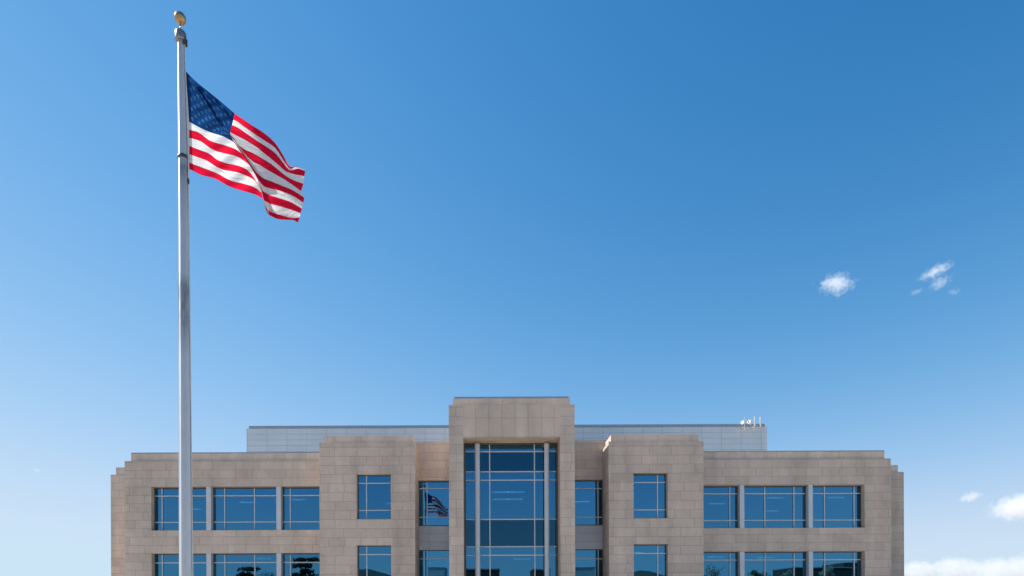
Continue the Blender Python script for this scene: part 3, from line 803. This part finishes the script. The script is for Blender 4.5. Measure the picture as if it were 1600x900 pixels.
# ------------------------------------------------------------------ what the lower panes mirror: trees and low buildings across the road
M_BARK = simple('bark', (0.09, 0.07, 0.05), 0.9, 0, 0.3, 8)
M_LEAF = [simple('dark_needles', (0.030, 0.045, 0.022), 0.8, 0, 0.3, 1.2), simple('green_leaves', (0.06, 0.085, 0.03), 0.8, 0, 0.35, 1.2), simple('pale_blossom_leaves', (0.34, 0.32, 0.24), 0.8, 0, 0.25, 1.2)]
def mirror_x(px, B, plane=40.0): return (px-PX)*(2*plane+B)/F
def mirror_h(py, B, plane=40.0): return EYE + (PY-py)*(2*plane+B)/F
def tree(px, ptop, B, kind, wide, label):
    x, h = mirror_x(px, B), mirror_h(ptop, B)
    e = empty('tree', label, 'tree', (x, -B, 0), 'trees across the road')
    rnd = random.Random(int(px*7))
    bm = bmesh.new(); tube(bm, (0, 0, 0), (0.1, 0, h*.5), .028*h, .016*h, 10); tube(bm, (0.1, 0, h*.5), (.05, .05, h*.93), .016*h, .004*h, 8)
    for k in range(7):
        a = rnd.random()*6.28; z = h*(.38+.08*k); r = wide*(.75 if kind else .8*(1-.1*k))
        tube(bm, (0.08, 0, z), (math.cos(a)*r*.7, math.sin(a)*r*.7, z+(h*.12 if kind else -.1)), .008*h, .003*h, 6)
    obj('trunk', bm, M_BARK, e)
    bm = bmesh.new()
    def leaf(c, s):
        n = Vector((rnd.gauss(0, 1), rnd.gauss(0, 1), rnd.gauss(0, 1)+.5)).normalized(); a = n.orthogonal().normalized(); b = n.cross(a)
        an = rnd.random()*6.28; a, b = a*math.cos(an)+b*math.sin(an), b*math.cos(an)-a*math.sin(an)
        bm.faces.new([bm.verts.new(c+a*s), bm.verts.new(c+b*s*.6), bm.verts.new(c-a*s), bm.verts.new(c-b*s*.6)])
    if kind == 0:                                        # tiered pine: flat plates of needles with gaps between them
        for k in range(6):
            z = h*(.44+.10*k+.02*rnd.gauss(0, 1)); rt = wide*(1.0, .7, .95, .6, .85, .75)[k]
            tlt = rnd.gauss(0, .16)
            for q in range(6):
                a = rnd.random()*6.28; ro = rt*(.2+.65*rnd.random()); cx, cy = math.cos(a)*ro, math.sin(a)*ro
                rq = rt*(.22+.3*rnd.random())
                for _ in range(110):
                    aa = rnd.random()*6.28; rr3 = rq*math.sqrt(rnd.random())
                    leaf(Vector((cx+math.cos(aa)*rr3, cy+math.sin(aa)*rr3, z+tlt*cx+rnd.gauss(0, h*.018)+ro*.10+(rq-rr3)*.22)), .16+.14*rnd.random())
    else:
        cl = [(Vector((rnd.gauss(0, wide*.42), rnd.gauss(0, wide*.42), h*(.66+.15*rnd.gauss(0, .8)))), wide*(.28+.22*rnd.random())) for _ in range(16)]
        for c, r in cl:
            c.z = min(c.z, h-r*.8)
            for _ in range(170):
                d = Vector((rnd.gauss(0, 1), rnd.gauss(0, 1), rnd.gauss(0, .8))).normalized()*r*rnd.random()**.4
                leaf(c+d, .13+.12*rnd.random())
    obj('crown', bm, M_LEAF[kind], e)
    return e
tree(476, 868, 34, 0, 3.2, 'tall tiered dark pine mirrored in the lower left window beside the bay')
tree(386, 886, 46, 0, 3.0, 'flat topped dark pine mirrored in the middle lower left window')
tree(420, 892, 60, 1, 3.6, 'rounded green tree mirrored at the right of the middle lower left window')
tree(246, 897, 70, 1, 3.5, 'low green tree mirrored in the outermost lower left window')
tree(1122, 885, 38, 2, 2.6, 'pale feathery tree mirrored in the lower right window next to the bay')
tree(1171, 893, 62, 1, 2.6, 'dark rounded tree mirrored at the left of the middle lower right window')
tree(1198, 896, 62, 1, 2.8, 'squat dark tree mirrored under the left mullion of the middle lower right window')
tree(1230, 893, 48, 2, 2.0, 'small pale tree mirrored at the right of the middle lower right window')
tree(1293, 885, 40, 2, 2.0, 'pale thin tree mirrored before the dark block in the outer lower right window')
tree(1036, 892, 50, 2, 1.6, 'thin pale tree mirrored in the lower window of the right bay')

M_BRICKDK = stone('dark_brick', 0.3, 0.6, 0.5, 0, 0, (0.055, 0.045, 0.04), (0.045, 0.038, 0.034), 0.02, 1.4)
M_PALE = simple('pale_render', (0.42, 0.44, 0.47), 0.8)
M_WIN = simple('dark_window_glass', (0.03, 0.035, 0.045), 0.1)
def low_building(p0, p1, ptop, B, mat, label, step=None):
    x0, x1, h = mirror_x(p0, B), mirror_x(p1, B), mirror_h(ptop, B)
    e = empty('low_building', label, 'building', ((x0+x1)/2, -B, 0))
    w = (x1-x0)/2
    bm = bmesh.new(); box(bm, -w, w, -12, 0, 0, h); obj('wall', bm, mat, e)
    bm = bmesh.new(); box(bm, -w-.12, w+.12, -12.1, .12, h+.002, h+.25); obj('roof', bm, M_COPING, e)
    if step:
        s0, s1, st = mirror_x(step[0], B)-e.location.x, mirror_x(step[1], B)-e.location.x, mirror_h(step[2], B)
        bm = bmesh.new(); box(bm, s0, s1, -11, -.6, h+.25, st); obj('roof_block', bm, mat, e)
    n = max(2, int(2*w/3.2))
    for fz in range(max(1, int(h/3.4))):
        for i in range(n):
            xx = -w + (i+.5)*2*w/n
            bm = bmesh.new(); box(bm, xx-.7, xx+.7, .002, .05, .9+3.3*fz, 2.3+3.3*fz); obj('window', bm, M_WIN, e)
    return e
low_building(1243, 1356, 889.5, 70, M_BRICKDK, 'dark flat roofed block with a raised end mirrored in the outer lower right window', (1322, 1356, 881.5))
low_building(727, 780.5, 890.5, 66, M_BRICKDK, 'dark flat roofed block mirrored at the left foot of the entrance tower glass')
low_building(832, 858, 891.5, 66, M_BRICKDK, 'small dark block mirrored at the right foot of the entrance tower glass')
low_building(669, 695, 887, 80, M_PALE, 'pale grey block mirrored in the recessed window left of the entrance tower')
low_building(896, 929, 888, 90, M_PALE, 'long pale block mirrored in the recessed window right of the entrance tower')

# ------------------------------------------------------------------ clouds: lit volumes far beyond the building
def cloud(px, py, Y, wpx, hpx, label, dens=1.0, tilt=0.0, seed=0, erode=0.55, nscale=2.6, edge=1.1, cap=0.6, tone=.987,  group='clouds in the sky', flat=0.0):
    c = at(px, py, Y); sx, sz = wpx*Y/F/2, hpx*Y/F/2; sy = (sx+sz)/2*.8
    bm = bmesh.new()
    bmesh.ops.create_icosphere(bm, subdivisions=4, radius=1.0)
    for v in bm.verts:
        d = v.co.normalized(); f = 1 + 0.16*noise.noise(d*2.1+Vector((seed*3.1, 0, 0)))
        v.co = Vector((d.x*f*sx, d.y*f*sy, d.z*f*sz))
    m = bpy.data.materials.new('cloud_vapour'); m.use_nodes = True
    n, l = m.node_tree.nodes, m.node_tree.links
    n.remove(n['Principled BSDF'])
    tc = n.new('ShaderNodeTexCoord')
    sv = n.new('ShaderNodeVectorMath'); sv.operation = 'MULTIPLY'; sv.inputs[1].default_value = (1/sx, 1/sy, 1/sz); l.new(tc.outputs['Object'], sv.inputs[0])
    ln = n.new('ShaderNodeVectorMath'); ln.operation = 'LENGTH'; l.new(sv.outputs[0], ln.inputs[0])
    # noise in real proportions, so puffs stay round
    sn = n.new('ShaderNodeVectorMath'); sn.operation = 'SCALE'; sn.inputs['Scale'].default_value = 1/max(sz, sx*.35); l.new(tc.outputs['Object'], sn.inputs[0])
    ad = n.new('ShaderNodeVectorMath'); ad.operation = 'ADD'; ad.inputs[1].default_value = (seed*7.3, seed*1.7, seed*4.1); l.new(sn.outputs[0], ad.inputs[0])
    nz = n.new('ShaderNodeTexNoise'); nz.inputs['Scale'].default_value = nscale; nz.inputs['Detail'].default_value = 6; nz.inputs['Roughness'].default_value = .62; l.new(ad.outputs[0], nz.inputs['Vector'])
    e = val(n, 'SUBTRACT', l, 1.0, ln.outputs['Value'])
    e = val(n, 'MULTIPLY', l, e, edge)
    k = val(n, 'ADD', l, e, val(n, 'MULTIPLY', l, val(n, 'SUBTRACT', l, nz.outputs['Fac'], .5), erode*4))
    k = val(n, 'SUBTRACT', l, k, 0.42)
    sep = n.new('ShaderNodeSeparateXYZ'); l.new(sv.outputs[0], sep.inputs[0])
    if flat: k = val(n, 'SUBTRACT', l, k, val(n, 'MULTIPLY', l, val(n, 'MAXIMUM', l, val(n, 'MULTIPLY', l, sep.outputs[2], -1.0), 0.0), flat))
    k = val(n, 'MINIMUM', l, val(n, 'MAXIMUM', l, k, 0.0), cap)
    dn = val(n, 'MULTIPLY', l, k, dens*5.0/sz)
    sca = n.new('ShaderNodeVolumePrincipled')
    sca.inputs['Color'].default_value = (tone, tone, min(1, tone+.008), 1); sca.inputs['Anisotropy'].default_value = 0.25
    l.new(dn, sca.inputs['Density'])
    l.new(sca.outputs[0], n['Material Output'].inputs['Volume'])
    m.cycles.homogeneous_volume = False if hasattr(m.cycles, 'homogeneous_volume') else None
    o = obj('cloud', bm, m); o.location = c; o.rotation_euler = (0, R(tilt), 0)
    return tag(o, label, 'cloud', group)
cloud(1307, 444, 2400, 80, 46, 'compact white puff alone in the blue above the right wing', .40, 4, 1, .60, 2.7)
cloud(1462, 424, 2400, 80, 25, 'slanting thin white streak of cloud, highest in the right of the sky', .17, -24, 2, .62, 2.2)
cloud(1469, 442, 2400, 52, 28, 'small faint tuft of cloud just under the slanting streak', .15, -24, 3, .66, 2.4)
cloud(1432, 456, 2400, 36, 14, 'faint shred of cloud left of and below the slanting streak', .05, -20, 8, .60, 2.2)
cloud(1491, 456, 2400, 26, 18, 'faint wisp of cloud lowest at the right of the slanting streak', .09, 10, 9, .60, 2.2)
cloud(1517, 777, 5000, 56, 27, 'little greyish puff right of the building, left of the bigger white cloud', .34, -14, 4, .46, 2.4, tone=.93)
cloud(1606, 790, 5000, 164, 62, 'bright white bank of cloud cut by the right edge', .42, -7, 5, .46, 3.4, edge=1.5, tone=.975)
for q, (cx, cy, cw, ch, lab) in enumerate(((1436, 893, 90, 50, 'low white cloud on the horizon touching the right end of the building'), (1492, 890, 110, 58, 'rounded white cloud on the horizon, second from the building end'), (1560, 893, 130, 60, 'broad grey white cloud on the horizon, third from the building end'), (1610, 888, 110, 66, 'taller white cloud on the horizon cut by the right edge'))):
    cloud(cx, cy, 9000+300*(q % 2), cw, ch, lab, .35, 0, 20+q, .48, 2.6, edge=1.7, tone=.955, flat=.3)
cloud(1600, 925, 10500, 640, 84, 'long pale bank of cloud low behind the horizon clouds', .2, 0, 6, .40, 5.0, edge=1.8, tone=.95)
cloud(58, 735, 5000, 20, 12, 'tiny faint wisp of cloud low in the left of the sky', .05, 0, 11, .5, 2.2)
